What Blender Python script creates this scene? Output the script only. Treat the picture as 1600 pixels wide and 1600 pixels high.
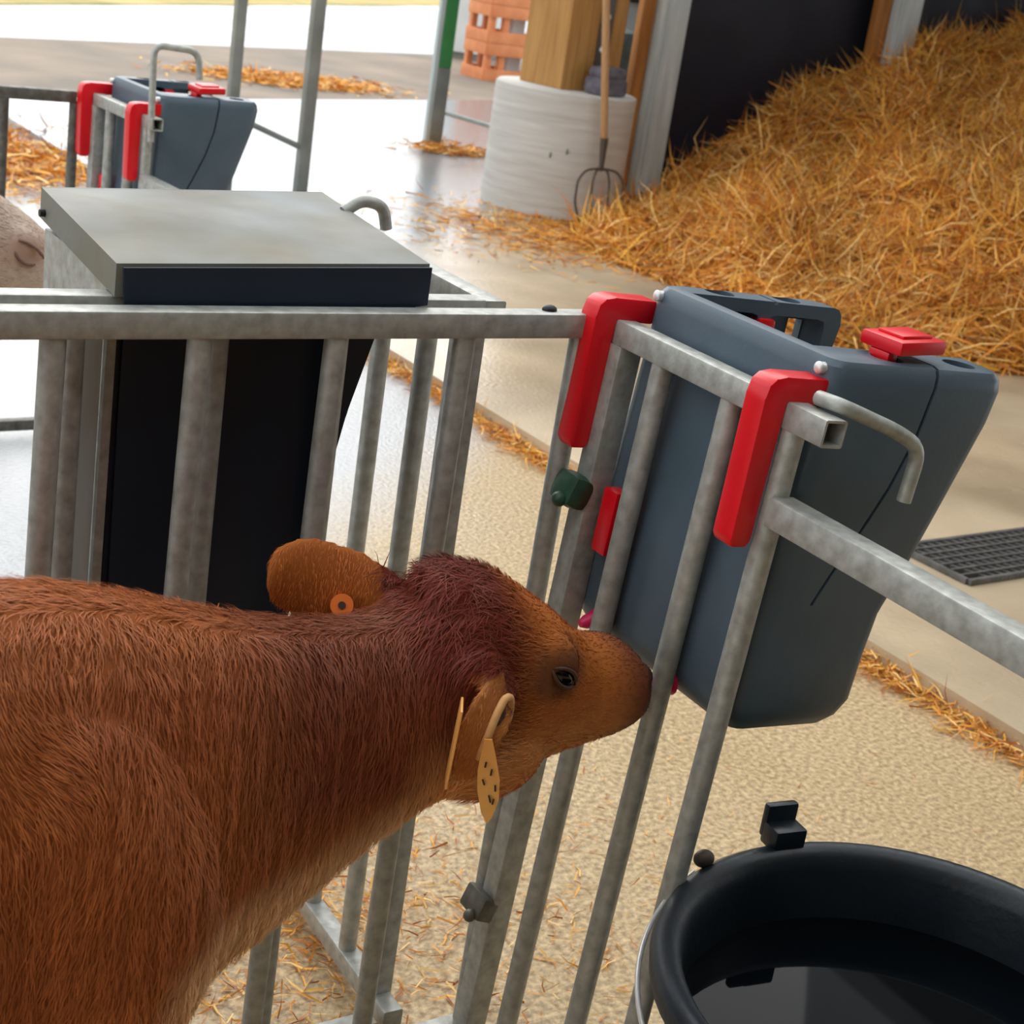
import bpy, bmesh, math, random
import numpy as np
from mathutils import Vector, Matrix

scene = bpy.context.scene
for o in list(bpy.data.objects):
    bpy.data.objects.remove(o)
random.seed(7)
rng = np.random.default_rng(11)
COL = scene.collection

# ------------------------------------------------------------------ camera
cam_d = bpy.data.cameras.new('camera')
cam = bpy.data.objects.new('camera', cam_d)
COL.objects.link(cam)
R_ = Vector((0.84301916, -0.51804435, 0.1447368))
U_ = Vector((0.05943714, 0.35715713, 0.93215128))
W_ = Vector((0.53458948, 0.77721865, -0.33188138))
cam.matrix_world = Matrix(((R_.x, U_.x, -W_.x, -1.186), (R_.y, U_.y, -W_.y, -1.5823),
                           (R_.z, U_.z, -W_.z, 1.5207), (0, 0, 0, 1)))
cam_d.sensor_width = 36
cam_d.lens = 56.985
cam_d.clip_start = 0.05
cam_d.clip_end = 400
cam_d.dof.use_dof = True
cam_d.dof.focus_distance = 1.9
cam_d.dof.aperture_fstop = 13
scene.camera = cam

# ------------------------------------------------------------------ world and light
world = bpy.data.worlds.new('overcast_sky')
scene.world = world
world.use_nodes = True
nt = world.node_tree
nt.nodes.clear()
wo = nt.nodes.new('ShaderNodeOutputWorld')
bg = nt.nodes.new('ShaderNodeBackground')
bg.inputs['Color'].default_value = (0.93, 0.97, 1.0, 1)
bg.inputs['Strength'].default_value = 1.15
nt.links.new(bg.outputs[0], wo.inputs[0])

sun_d = bpy.data.lights.new('veiled_sun', 'SUN')
sun_d.energy = 1.15
sun_d.angle = math.radians(50)
sun_d.color = (1.0, 0.97, 0.93)
sun = bpy.data.objects.new('veiled_sun', sun_d)
COL.objects.link(sun)
sun.rotation_euler = Vector((-0.27, -0.78, -0.56)).to_track_quat('-Z', 'Y').to_euler()

scene.view_settings.view_transform = 'Standard'
scene.view_settings.look = 'None'
scene.view_settings.gamma = 1.0
scene.view_settings.use_curve_mapping = False
scene.view_settings.exposure = 0.45

# ------------------------------------------------------------------ helpers
def lin(r, g, b):
    f = lambda c: (c / 255 / 12.92) if c / 255 <= 0.04045 else ((c / 255 + 0.055) / 1.055) ** 2.4
    return (f(r), f(g), f(b), 1)

def mat(name, c1, c2=None, scale=8.0, rough=0.5, rough2=None, metal=0.0, bump=0.0, bscale=None,
        detail=6.0, stretch=(1, 1, 1), contrast=(0.3, 0.7), spec=0.5, rscale=None, bdist=0.01, wave=None):
    m = bpy.data.materials.new(name)
    m.use_nodes = True
    n = m.node_tree.nodes
    l = m.node_tree.links
    b = n['Principled BSDF']
    b.inputs['Base Color'].default_value = c1
    b.inputs['Roughness'].default_value = rough
    b.inputs['Metallic'].default_value = metal
    b.inputs['Specular IOR Level'].default_value = spec
    tc = n.new('ShaderNodeTexCoord')
    mp = n.new('ShaderNodeMapping')
    mp.inputs['Scale'].default_value = stretch
    l.new(tc.outputs['Object'], mp.inputs['Vector'])
    def noise(s, d=detail):
        t = n.new('ShaderNodeTexNoise')
        t.inputs['Scale'].default_value = s
        t.inputs['Detail'].default_value = d
        l.new(mp.outputs[0], t.inputs['Vector'])
        return t
    if c2 is not None:
        t = noise(scale)
        r = n.new('ShaderNodeValToRGB')
        r.color_ramp.elements[0].position = contrast[0]
        r.color_ramp.elements[1].position = contrast[1]
        r.color_ramp.elements[0].color = c1
        r.color_ramp.elements[1].color = c2
        l.new(t.outputs['Fac'], r.inputs[0])
        l.new(r.outputs[0], b.inputs['Base Color'])
    if rough2 is not None:
        t = noise(rscale or scale * 0.6, 4)
        r = n.new('ShaderNodeMapRange')
        r.inputs['From Min'].default_value = 0.38
        r.inputs['From Max'].default_value = 0.62
        r.inputs['To Min'].default_value = rough
        r.inputs['To Max'].default_value = rough2
        l.new(t.outputs['Fac'], r.inputs['Value'])
        l.new(r.outputs[0], b.inputs['Roughness'])
    if bump > 0:
        t = noise(bscale or scale * 3, 5)
        bp = n.new('ShaderNodeBump')
        bp.inputs['Strength'].default_value = bump
        bp.inputs['Distance'].default_value = bdist
        l.new(t.outputs['Fac'], bp.inputs['Height'])
        if wave:
            wv = n.new('ShaderNodeTexWave')
            wv.inputs['Scale'].default_value = wave[0]
            wv.inputs['Distortion'].default_value = wave[2]
            wv.inputs['Detail'].default_value = 3
            wv.bands_direction = wave[3]
            l.new(mp.outputs[0], wv.inputs['Vector'])
            b2 = n.new('ShaderNodeBump')
            b2.inputs['Strength'].default_value = wave[1]
            b2.inputs['Distance'].default_value = bdist
            l.new(wv.outputs['Fac'], b2.inputs['Height'])
            l.new(bp.outputs[0], b2.inputs['Normal'])
            bp = b2
        l.new(bp.outputs[0], b.inputs['Normal'])
    return m

def attr_mat(name, rough=0.6, spec=0.3, bump=0.0, transl=0.0):
    m = bpy.data.materials.new(name)
    m.use_nodes = True
    n = m.node_tree.nodes
    l = m.node_tree.links
    b = n['Principled BSDF']
    b.inputs['Roughness'].default_value = rough
    b.inputs['Specular IOR Level'].default_value = spec
    a = n.new('ShaderNodeAttribute')
    a.attribute_name = 'tint'
    l.new(a.outputs['Color'], b.inputs['Base Color'])
    if bump:
        t = n.new('ShaderNodeTexNoise')
        t.inputs['Scale'].default_value = 60
        bp = n.new('ShaderNodeBump')
        bp.inputs['Strength'].default_value = bump
        l.new(t.outputs['Fac'], bp.inputs['Height'])
        l.new(bp.outputs[0], b.inputs['Normal'])
    return m

def tag(o, label=None, cat=None, group=None, kind=None):
    if label: o['label'] = label
    if cat: o['category'] = cat
    if group: o['group'] = group
    if kind: o['kind'] = kind
    return o

def empty(name, loc=(0, 0, 0), rz=0.0):
    o = bpy.data.objects.new(name, None)
    o.location = loc
    o.rotation_euler = (0, 0, rz)
    o.empty_display_size = 0.05
    COL.objects.link(o)
    return o

def link(name, me, m=None, parent=None, smooth=None):
    o = bpy.data.objects.new(name, me)
    COL.objects.link(o)
    if m is not None:
        me.materials.append(m)
    if parent is not None:
        o.parent = parent
    if smooth is not None:
        shade(me, smooth)
    return o

def shade(me, ang=40):
    me.polygons.foreach_set('use_smooth', [True] * len(me.polygons))
    if ang < 180:
        bm = bmesh.new()
        bm.from_mesh(me)
        a = math.radians(ang)
        for e in bm.edges:
            if len(e.link_faces) == 2 and e.calc_face_angle(0) > a:
                e.smooth = False
        bm.to_mesh(me)
        bm.free()

def bmobj(name, bm, m, parent=None, smooth=40):
    me = bpy.data.meshes.new(name)
    bmesh.ops.recalc_face_normals(bm, faces=bm.faces)
    bm.to_mesh(me)
    bm.free()
    return link(name, me, m, parent, smooth)

def box_bm(bm, c, s, rot=None, bev=0.0):
    g = bmesh.ops.create_cube(bm, size=1.0)
    vs = g['verts']
    mt = Matrix.Translation(Vector(c)) @ (rot.to_4x4() if rot else Matrix.Identity(4)) @ Matrix.Diagonal((s[0], s[1], s[2], 1))
    bmesh.ops.transform(bm, matrix=mt, verts=vs)
    if bev > 0:
        es = list({e for v in vs for e in v.link_edges})
        bmesh.ops.bevel(bm, geom=es, offset=bev, segments=2, affect='EDGES', profile=0.6)
    return vs

def box(name, lo, hi, m, parent=None, bev=0.0, smooth=40):
    bm = bmesh.new()
    c = [(a + b) / 2 for a, b in zip(lo, hi)]
    s = [abs(b - a) for a, b in zip(lo, hi)]
    box_bm(bm, c, s, None, bev)
    return bmobj(name, bm, m, parent, smooth)

def frame(d):
    d = d.normalized()
    up = Vector((0, 0, 1)) if abs(d.z) < 0.9 else Vector((1, 0, 0))
    a = d.cross(up).normalized()
    return a, d.cross(a).normalized()

def tube_bm(bm, pts, radii, seg=12, cap=True):
    pts = [Vector(p) for p in pts]
    if not hasattr(radii, '__len__'):
        radii = [radii] * len(pts)
    rings = []
    prev = None
    for i, p in enumerate(pts):
        if i == 0: d = pts[1] - pts[0]
        elif i == len(pts) - 1: d = pts[-1] - pts[-2]
        else: d = (pts[i + 1] - p).normalized() + (p - pts[i - 1]).normalized()
        d.normalize()
        if prev is None:
            a, b = frame(d)
        else:
            a = (prev - d * prev.dot(d)).normalized()
            b = d.cross(a)
        prev = a
        rings.append([bm.verts.new(p + (a * math.cos(t) + b * math.sin(t)) * radii[i])
                      for t in [2 * math.pi * k / seg for k in range(seg)]])
    for r0, r1 in zip(rings, rings[1:]):
        for k in range(seg):
            bm.faces.new((r0[k], r0[(k + 1) % seg], r1[(k + 1) % seg], r1[k]))
    if cap:
        bm.faces.new(rings[0][::-1])
        bm.faces.new(rings[-1])
    return rings

def tube(name, pts, radii, m, parent=None, seg=12, smooth=50):
    bm = bmesh.new()
    tube_bm(bm, pts, radii, seg)
    return bmobj(name, bm, m, parent, smooth)

def square_tube(name, p0, p1, s, m, parent=None, open_end=False, wall=0.003, bev=0.0025):
    """a square hollow section between two points; open_end leaves the p1 end hollow"""
    p0, p1 = Vector(p0), Vector(p1)
    d = (p1 - p0).normalized()
    a, b = frame(d)
    bm = bmesh.new()
    h = s / 2
    def ring(p, h, r):
        out = []
        for sx, sy in ((1, 1), (-1, 1), (-1, -1), (1, -1)):
            cx, cy = sx * (h - r), sy * (h - r)
            ang0 = math.atan2(sy, sx) - math.pi / 4
            for k in range(3):
                t = ang0 + k * math.pi / 4
                out.append(bm.verts.new(p + a * (cx + r * math.cos(t)) + b * (cy + r * math.sin(t))))
        return out
    A = ring(p0, h, bev)
    B = ring(p1, h, bev)
    n = len(A)
    def join(x, y):
        for k in range(n):
            bm.faces.new((x[k], x[(k + 1) % n], y[(k + 1) % n], y[k]))
    join(A, B)
    bm.faces.new(A[::-1])
    if open_end:
        Cc = ring(p1, h - wall, bev * 0.5)
        D = ring(p1 - d * 0.12, h - wall, bev * 0.5)
        join(B, Cc)
        join(Cc, D)
        bm.faces.new(D)
    else:
        bm.faces.new(B)
    return bmobj(name, bm, m, parent, 40)

def arc(pts, n=5):
    """round the corners of a polyline"""
    P = [Vector(p) for p in pts]
    out = [P[0]]
    for a, b, c in zip(P, P[1:], P[2:]):
        r = min(0.03, (a - b).length * 0.45, (c - b).length * 0.45)
        p0 = b + (a - b).normalized() * r
        p1 = b + (c - b).normalized() * r
        for k in range(n + 1):
            s = k / n
            out.append(p0 * (1 - s) ** 2 + b * 2 * s * (1 - s) + p1 * s * s)
    out.append(P[-1])
    return [tuple(p) for p in out]

def prism(name, poly, axis, lo, hi, m, parent=None, bev=0.0, smooth=40):
    """extrude a 2D polygon along an axis: 'x' poly=(y,z), 'y' poly=(x,z), 'z' poly=(x,y)"""
    bm = bmesh.new()
    def P(q, t):
        if axis == 'x': return (t, q[0], q[1])
        if axis == 'y': return (q[0], t, q[1])
        return (q[0], q[1], t)
    A = [bm.verts.new(P(q, lo)) for q in poly]
    B = [bm.verts.new(P(q, hi)) for q in poly]
    n = len(poly)
    for k in range(n):
        bm.faces.new((A[k], A[(k + 1) % n], B[(k + 1) % n], B[k]))
    bm.faces.new(A[::-1])
    bm.faces.new(B)
    bmesh.ops.recalc_face_normals(bm, faces=bm.faces)
    if bev > 0:
        bmesh.ops.bevel(bm, geom=list(bm.edges), offset=bev, segments=2, affect='EDGES', profile=0.6)
    return bmobj(name, bm, m, parent, smooth)

def plate_bm(bm, pts, thick):
    """flat plate: polygon pts thickened along its normal"""
    P = [Vector(p) for p in pts]
    n = Vector((0, 0, 0))
    for a, b in zip(P, P[1:] + P[:1]):
        n += a.cross(b)
    n.normalize()
    A = [bm.verts.new(p) for p in P]
    B = [bm.verts.new(p + n * thick) for p in P]
    k = len(P)
    for i in range(k):
        bm.faces.new((A[i], A[(i + 1) % k], B[(i + 1) % k], B[i]))
    bm.faces.new(A[::-1])
    bm.faces.new(B)

def lathe_bm(bm, prof, c=(0, 0, 0), seg=48, close=False):
    rings = []
    for r, z in prof:
        rings.append([bm.verts.new((c[0] + r * math.cos(2 * math.pi * k / seg), c[1] + r * math.sin(2 * math.pi * k / seg), c[2] + z))
                      for k in range(seg)])
    for r0, r1 in zip(rings, rings[1:]):
        for k in range(seg):
            bm.faces.new((r0[k], r0[(k + 1) % seg], r1[(k + 1) % seg], r1[k]))
    return rings

def sphere_bm(bm, c, r, rot=None, seg=16, rings=10):
    g = bmesh.ops.create_uvsphere(bm, u_segments=seg, v_segments=rings, radius=1.0)
    if not hasattr(r, '__len__'): r = (r, r, r)
    mt = Matrix.Translation(Vector(c)) @ (rot.to_4x4() if rot else Matrix.Identity(4)) @ Matrix.Diagonal((r[0], r[1], r[2], 1))
    bmesh.ops.transform(bm, matrix=mt, verts=g['verts'])

def np_mesh(name, V, T, colors=None):
    """fast triangle mesh from arrays, with a per-vertex colour attribute 'tint'"""
    me = bpy.data.meshes.new(name)
    V = np.asarray(V, np.float32)
    T = np.asarray(T, np.int32)
    me.vertices.add(len(V))
    me.vertices.foreach_set('co', V.ravel())
    me.loops.add(T.size)
    me.loops.foreach_set('vertex_index', T.ravel())
    me.polygons.add(len(T))
    me.polygons.foreach_set('loop_start', np.arange(0, T.size, 3, dtype=np.int32))
    me.polygons.foreach_set('loop_total', np.full(len(T), 3, np.int32))
    me.update(calc_edges=True)
    if colors is not None:
        at = me.color_attributes.new('tint', 'FLOAT_COLOR', 'POINT')
        at.data.foreach_set('color', np.asarray(colors, np.float32).ravel())
    return me

def strands(P, D1, D2, side, w):
    """flat tapering blades: root P, mid P+D1, tip P+D1+D2, half-width vector side*w"""
    n = len(P)
    s = side * w[:, None]
    V = np.empty((n, 5, 3), np.float32)
    V[:, 0] = P - s
    V[:, 1] = P + s
    V[:, 2] = P + D1 - s * 0.8
    V[:, 3] = P + D1 + s * 0.8
    V[:, 4] = P + D1 + D2
    i = np.arange(n)[:, None] * 5
    T = np.concatenate([i + np.array([[0, 1, 3]]), i + np.array([[0, 3, 2]]), i + np.array([[2, 3, 4]])], 1).reshape(-1, 3)
    return V.reshape(-1, 3), T

def unit(a):
    return a / np.maximum(np.linalg.norm(a, axis=-1, keepdims=True), 1e-9)

# ------------------------------------------------------------------ materials
M = {}
M['floor'] = mat('pen_concrete', lin(220, 192, 146), lin(158, 134, 98), 85, 0.6, 0.3, 0, 0.7, 80, rscale=1.2, bdist=0.006, contrast=(0.32, 0.66))
M['apron'] = mat('apron_concrete', lin(212, 190, 158), lin(160, 142, 116), 1.6, 0.5, 0.10, 0, 0.35, 60, rscale=0.7, bdist=0.006)
def wet_sky_tint(m, zone, rough, tint=None):
    """a wet film with painted sky sheen over part of a slab: zone = (weight of x against y, from, to, noise amount)"""
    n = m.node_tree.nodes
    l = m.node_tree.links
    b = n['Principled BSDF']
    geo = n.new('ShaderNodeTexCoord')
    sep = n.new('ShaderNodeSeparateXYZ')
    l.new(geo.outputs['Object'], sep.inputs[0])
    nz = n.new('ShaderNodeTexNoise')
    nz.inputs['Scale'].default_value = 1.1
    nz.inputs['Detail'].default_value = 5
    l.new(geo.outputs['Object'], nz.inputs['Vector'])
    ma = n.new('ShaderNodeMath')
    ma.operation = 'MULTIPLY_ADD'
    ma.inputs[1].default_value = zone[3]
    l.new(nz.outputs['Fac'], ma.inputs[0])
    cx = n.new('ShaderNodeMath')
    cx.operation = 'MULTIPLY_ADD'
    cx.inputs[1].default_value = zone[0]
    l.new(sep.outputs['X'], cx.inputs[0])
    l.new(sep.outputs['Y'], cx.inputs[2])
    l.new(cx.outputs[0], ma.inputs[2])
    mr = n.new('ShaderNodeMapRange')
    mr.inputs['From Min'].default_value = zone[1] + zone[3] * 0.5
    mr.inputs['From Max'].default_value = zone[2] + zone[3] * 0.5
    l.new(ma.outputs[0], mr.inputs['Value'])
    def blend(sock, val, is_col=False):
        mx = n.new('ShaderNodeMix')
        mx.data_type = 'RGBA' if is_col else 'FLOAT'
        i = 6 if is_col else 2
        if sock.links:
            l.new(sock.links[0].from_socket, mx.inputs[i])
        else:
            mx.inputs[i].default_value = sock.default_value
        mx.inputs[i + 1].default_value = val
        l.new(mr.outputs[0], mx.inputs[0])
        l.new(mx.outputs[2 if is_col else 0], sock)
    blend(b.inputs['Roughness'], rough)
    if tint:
        blend(b.inputs['Base Color'], tint, True)  # pale tint puts the sky reflection into the base colour
wet_sky_tint(M['floor'], (-0.8, 1.2, 1.65, 0.35), 0.14, lin(182, 184, 186))
wet_sky_tint(M['apron'], (-1.0, 2.0, 2.7, 0.7), 0.06, lin(150, 156, 160))
M['road'] = mat('brown_yard', lin(156, 138, 120), lin(122, 112, 100), 1.2, 0.85, None, 0, 0.3, 20)
M['yard'] = mat('wet_yard', lin(172, 178, 182), lin(128, 136, 142), 0.5, 0.45, 0.15, 0, 0.1, 10)
M['field'] = mat('stubble', lin(214, 186, 120), lin(160, 150, 80), 1.0, 0.9)
M['galv'] = mat('galvanised_steel', lin(184, 186, 180), lin(150, 150, 142), 60, 0.40, 0.58, 0.35, 0.08, 120)
M['galv_dark'] = mat('weathered_steel', lin(120, 118, 110), lin(84, 80, 72), 45, 0.5, 0.65, 0.5, 0.1, 60)
M['lid'] = mat('stained_galvanised_sheet', lin(126, 130, 130), lin(114, 107, 86), 5.5, 0.5, 0.7, 0.15, 0.06, 30, spec=0.3)
M['slate'] = mat('slate_plastic', lin(82, 98, 110), lin(68, 84, 96), 9, 0.34, 0.48, 0, 0.03, 160)
M['red'] = mat('red_plastic', lin(226, 10, 30), lin(210, 4, 20), 12, 0.35)
M['pink'] = mat('pink_rubber', lin(214, 24, 92), None, rough=0.4)
M['dark'] = mat('black_plate', lin(16, 36, 54), lin(12, 26, 44), 8, 0.42, 0.55, 0, 0.03, 40)
M['rubber'] = mat('black_rubber', lin(26, 36, 44), lin(20, 28, 36), 14, 0.36, 0.5, 0, 0.08, 90)
M['black'] = mat('black_steel', lin(16, 16, 18), None, rough=0.5)
M['bolt'] = mat('zinc_bolt', lin(220, 220, 218), None, rough=0.3, metal=0.4)
M['clamp'] = mat('green_plastic', lin(44, 84, 62), lin(30, 56, 42), 40, 0.45)
M['water'] = mat('dark_water', lin(6, 10, 14), None, rough=0.03, spec=0.05)
M['wall'] = mat('navy_panel', lin(14, 18, 38), lin(9, 11, 24), 3, 0.55, 0.7, 0, 0.05, 20)
M['white_steel'] = mat('pale_steel', lin(206, 214, 212), lin(176, 186, 186), 5, 0.45, 0.55, 0.0, 0.05, 30, stretch=(4, 4, 0.5))
M['batten'] = mat('orange_batten', lin(196, 132, 62), lin(150, 92, 40), 4, 0.6, None, 0, 0.2, 20, stretch=(6, 6, 0.6))
M['timber'] = mat('glulam', lin(190, 142, 78), lin(160, 112, 54), 5, 0.6, None, 0, 0.15, 12, stretch=(7, 7, 0.5))
M['pier'] = mat('white_pier', lin(206, 202, 194), lin(186, 180, 172), 4, 0.7, None, 0, 0.25, 6, stretch=(0.6, 0.6, 7))
M['green'] = mat('green_paint', lin(72, 150, 82), lin(60, 130, 72), 6, 0.45)
M['post'] = mat('grey_post', lin(150, 152, 146), lin(122, 124, 118), 6, 0.5, None, 0.3)
M['crate'] = mat('orange_boards', lin(236, 156, 104), lin(214, 130, 82), 6, 0.65)
M['white'] = mat('white_sheet', lin(226, 230, 228), lin(206, 212, 212), 3, 0.55)
M['cloth'] = mat('grey_sack', lin(112, 108, 116), lin(80, 76, 86), 20, 0.85, None, 0, 0.4, 30)
M['bag'] = mat('green_grey_sack', lin(140, 148, 138), lin(112, 120, 112), 12, 0.85, None, 0, 0.4, 20)
M['ash'] = mat('ash_handle', lin(190, 146, 98), lin(160, 116, 72), 20, 0.5, stretch=(6, 6, 0.6))
M['iron'] = mat('dark_iron', lin(84, 74, 66), None, rough=0.5, metal=0.4)
M['grate'] = mat('grate_steel', lin(120, 118, 114), lin(84, 82, 80), 30, 0.5, None, 0.3)
M['pit'] = mat('drain_pit', lin(14, 14, 14), None, rough=0.9)
M['roof'] = mat('roof_sheet', lin(214, 216, 216), lin(196, 200, 200), 2, 0.7)
M['eye'] = mat('eye_gloss', lin(14, 10, 10), None, rough=0.06)
M['lid_skin'] = mat('dark_eyelid', lin(84, 52, 34), lin(60, 38, 26), 60, 0.5)
M['lid_pale'] = mat('pale_eyelid', lin(120, 88, 76), lin(100, 72, 62), 60, 0.6)
M['tag'] = mat('ear_tag_plastic', lin(244, 178, 96), lin(232, 160, 80), 20, 0.4)
M['tag_o'] = mat('orange_button', lin(232, 118, 44), None, rough=0.4)
M['rim'] = mat('pale_ear_rim', lin(226, 176, 118), lin(206, 150, 92), 60, 0.7)
M['ink'] = mat('tag_print', lin(60, 40, 30), None, rough=0.6)
M['coat'] = attr_mat('calf_coat', 0.75, 0.2)
M['hair'] = attr_mat('calf_hair', 0.55, 0.3)
M['straw'] = attr_mat('straw_stalks', 0.6, 0.25)
M['strawbed'] = mat('straw_bed', lin(150, 96, 40), lin(100, 60, 22), 9, 0.9, None, 0, 0.6, 25)

# ------------------------------------------------------------------ setting: ground, roof, wall
def slab(name, poly, top, thick, m):
    o = prism(name, poly, 'z', top - thick, top, m, None, 0, 30)
    tag(o, kind='structure')
    return o

KX = 1.63
edge = lambda x: 9.58 + (x - 2.4) * 0.458
far_edge = lambda x: 13.96 + (x - 3.65) * 0.48
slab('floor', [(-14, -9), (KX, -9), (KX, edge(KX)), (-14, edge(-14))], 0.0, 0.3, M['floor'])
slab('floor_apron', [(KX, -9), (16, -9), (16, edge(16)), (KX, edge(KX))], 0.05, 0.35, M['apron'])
slab('ground_road', [(-40, edge(-40)), (40, edge(40)), (40, far_edge(40)), (-40, far_edge(-40))], 0.0, 0.3, M['road'])
slab('ground_yard', [(-60, far_edge(-60)), (60, far_edge(60)), (60, 90), (-60, 90)], 0.0, 0.3, M['yard'])
fl = lambda x: 17.0 + (x - 3.79) * 0.93
slab('ground_field', [(-30, fl(-30)), (80, fl(80)), (80, 160), (-30, 160)], 0.012, 0.1, M['field'])

# roof of the open shed, on the columns below
roof = box('ceiling', (4.5, -9, 3.9), (14, 7.3, 4.05), M['roof'])
tag(roof, kind='structure')
post_shade = box('ceiling_post_shade', (3.3, 3.6, 3.9), (4.495, 7.3, 4.05), M['roof'])  # unseen roof piece added to darken the timber post
tag(post_shade, kind='structure')
# unseen roof and wall added behind the camera to cut front light
roof2 = box('ceiling_light_block', (-9, -7, 2.9), (12, -1.5, 3.0), M['roof'])
tag(roof2, kind='structure')
wb = box('wall_light_block', (-9, -7.2, 0.0), (12, -7.0, 3.0), M['wall'])
tag(wb, kind='structure')

# dark panelled wall behind the straw, built of wide sheets
wall = box('wall_right', (5.05, 6.75, 0.05), (13, 6.9, 3.9), M['wall'])
tag(wall, kind='structure')

# ------------------------------------------------------------------ shed columns and things at the back
def column(x0, x1, y0, label):
    t = empty('steel_column', ((x0 + x1) / 2, y0 + 0.1, 0.05))
    bm = bmesh.new()
    w, d = x1 - x0, 0.16
    for c, s in (((0, -d / 2 + 0.006, 1.93), (w, 0.012, 3.84)), ((0, d / 2 - 0.006, 1.93), (w, 0.012, 3.84)),
                 ((-w / 2 + 0.006, 0, 1.93), (0.012, d - 0.03, 3.84)), ((w / 2 - 0.006, 0, 1.93), (0.012, d - 0.03, 3.84)), ((-w * 0.2, -d / 2 - 0.004, 1.93), (w * 0.3, 0.008, 3.84))):
        box_bm(bm, c, s, None, 0.002)
    bmobj('profile', bm, M['white_steel'], t)
    box('foot_plate', (-w * 0.5 - 0.02, -0.1, 0.0), (w * 0.5 + 0.02, 0.1, 0.018), M['iron'], t, 0.004)
    tag(t, label, 'column')
    return t
column(4.935, 5.125, 6.52, 'pale steel column at the left end of the dark wall, beside the round white pier')
column(6.85, 7.04, 6.52, 'pale steel column rising out of the straw heap, in front of the dark wall')

def batten(x0, x1, label):
    o = box('timber_batten', (x0, 6.62, 0.05), (x1, 6.68, 3.88), M['batten'], None, 0.006)
    tag(o, label, 'batten')
batten(4.84, 4.93, 'orange-brown timber batten against the steel column next to the pitchfork')
batten(6.73, 6.845, 'orange-brown timber batten against the steel column rising out of the straw heap')

# round pier with a timber post
t = empty('concrete_pier', (4.2, 6.36, 0.05))
bm = bmesh.new()
prof = [(0.0, 0.0), (0.405, 0.0)]
for k in range(15):
    z = 0.02 + k * 0.045
    prof += [(0.4075, z), (0.4088, z + 0.02), (0.4072, z + 0.043)]
prof += [(0.405, 0.685), (0.395, 0.70), (0.0, 0.70)]
lathe_bm(bm, prof, seg=56)
bmobj('pier', bm, M['pier'], t, 60)
for a, z in ((-2.25, 0.36), (-2.03, 0.39)):
    bm = bmesh.new()
    sphere_bm(bm, (0.41 * math.cos(a), 0.41 * math.sin(a), z), (0.008, 0.008, 0.016))
    bmobj('form_hole', bm, M['bag'], t)
tag(t, 'round white concrete pier with faint horizontal rings under the timber post', 'pier')

N0 = Vector((4.05, 6.2))
dl, dr = Vector((-0.07, 0.33)), Vector((0.45, 0.095))
poly = [N0, N0 + dr, N0 + dr + dl, N0 + dl]
t = empty('timber_post', (4.24, 6.41, 0.75))
def rel(o, loc):
    o.location = tuple(-Vector(loc))
    return o
rel(prism('post', [tuple(p) for p in poly], 'z', 0.75, 3.88, M['timber'], t, 0.008), (4.24, 6.41, 0.75))
fn = Vector((0.095, -0.45)).normalized()
pc = N0 + dr * 0.62 + fn * 0.006
rot = Matrix.Rotation(math.atan2(dr.y, dr.x), 3, 'Z')
bm = bmesh.new()
box_bm(bm, (pc.x, pc.y, 1.05), (0.10, 0.012, 0.60), rot, 0.002)
rel(bmobj('steel_plate', bm, M['iron'], t), (4.24, 6.41, 0.75))
for z, f in ((1.165, 0.60), (0.985, 0.60)):
    q = N0 + dr * f + fn * 0.016
    bm = bmesh.new()
    sphere_bm(bm, (q.x, q.y, z), (0.022, 0.016, 0.022))
    rel(bmobj('bolt', bm, M['bolt'], t), (4.24, 6.41, 0.75))
tag(t, 'thick square glued timber post standing on the round white pier', 'post')

bm = bmesh.new()
box_bm(bm, (4.30, 6.12, 0.80), (0.22, 0.15, 0.10), Matrix.Rotation(0.2, 3, 'Z'), 0.03)
box_bm(bm, (4.31, 6.13, 0.87), (0.20, 0.14, 0.07), Matrix.Rotation(0.3, 3, 'Z'), 0.03)
tag(bmobj('folded_sack', bm, M['cloth']), 'grey folded sack lying on the white pier by the timber post', 'sack')
bm = bmesh.new()
sphere_bm(bm, (4.60, 6.75, 0.80), (0.07, 0.07, 0.32))
lathe_bm(bm, [(0.0, 0.05), (0.07, 0.05), (0.075, 0.3), (0.07, 0.8)], (4.60, 6.75, 0), 20)
tag(bmobj('black_sack', bm, M['rubber']), 'tall black rounded sack standing behind the pitchfork handle', 'sack')
bm = bmesh.new()
box_bm(bm, (5.35, 7.55, 0.55), (0.34, 0.26, 1.0), Matrix.Rotation(0.4, 3, 'Z'), 0.10)
tag(bmobj('feed_sack', bm, M['bag']), 'grey-green sack standing between the pier and the steel column', 'sack')

# white wall piece behind, with a dark top trim
tw = box('wall_back', (5.3, 8.15, 0.05), (8.5, 8.25, 2.4), M['white'])
tag(tw, kind='structure')
box('trim_rail', (5.3, 8.13, 1.20), (8.5, 8.149, 1.235), M['iron'], tw)

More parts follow.
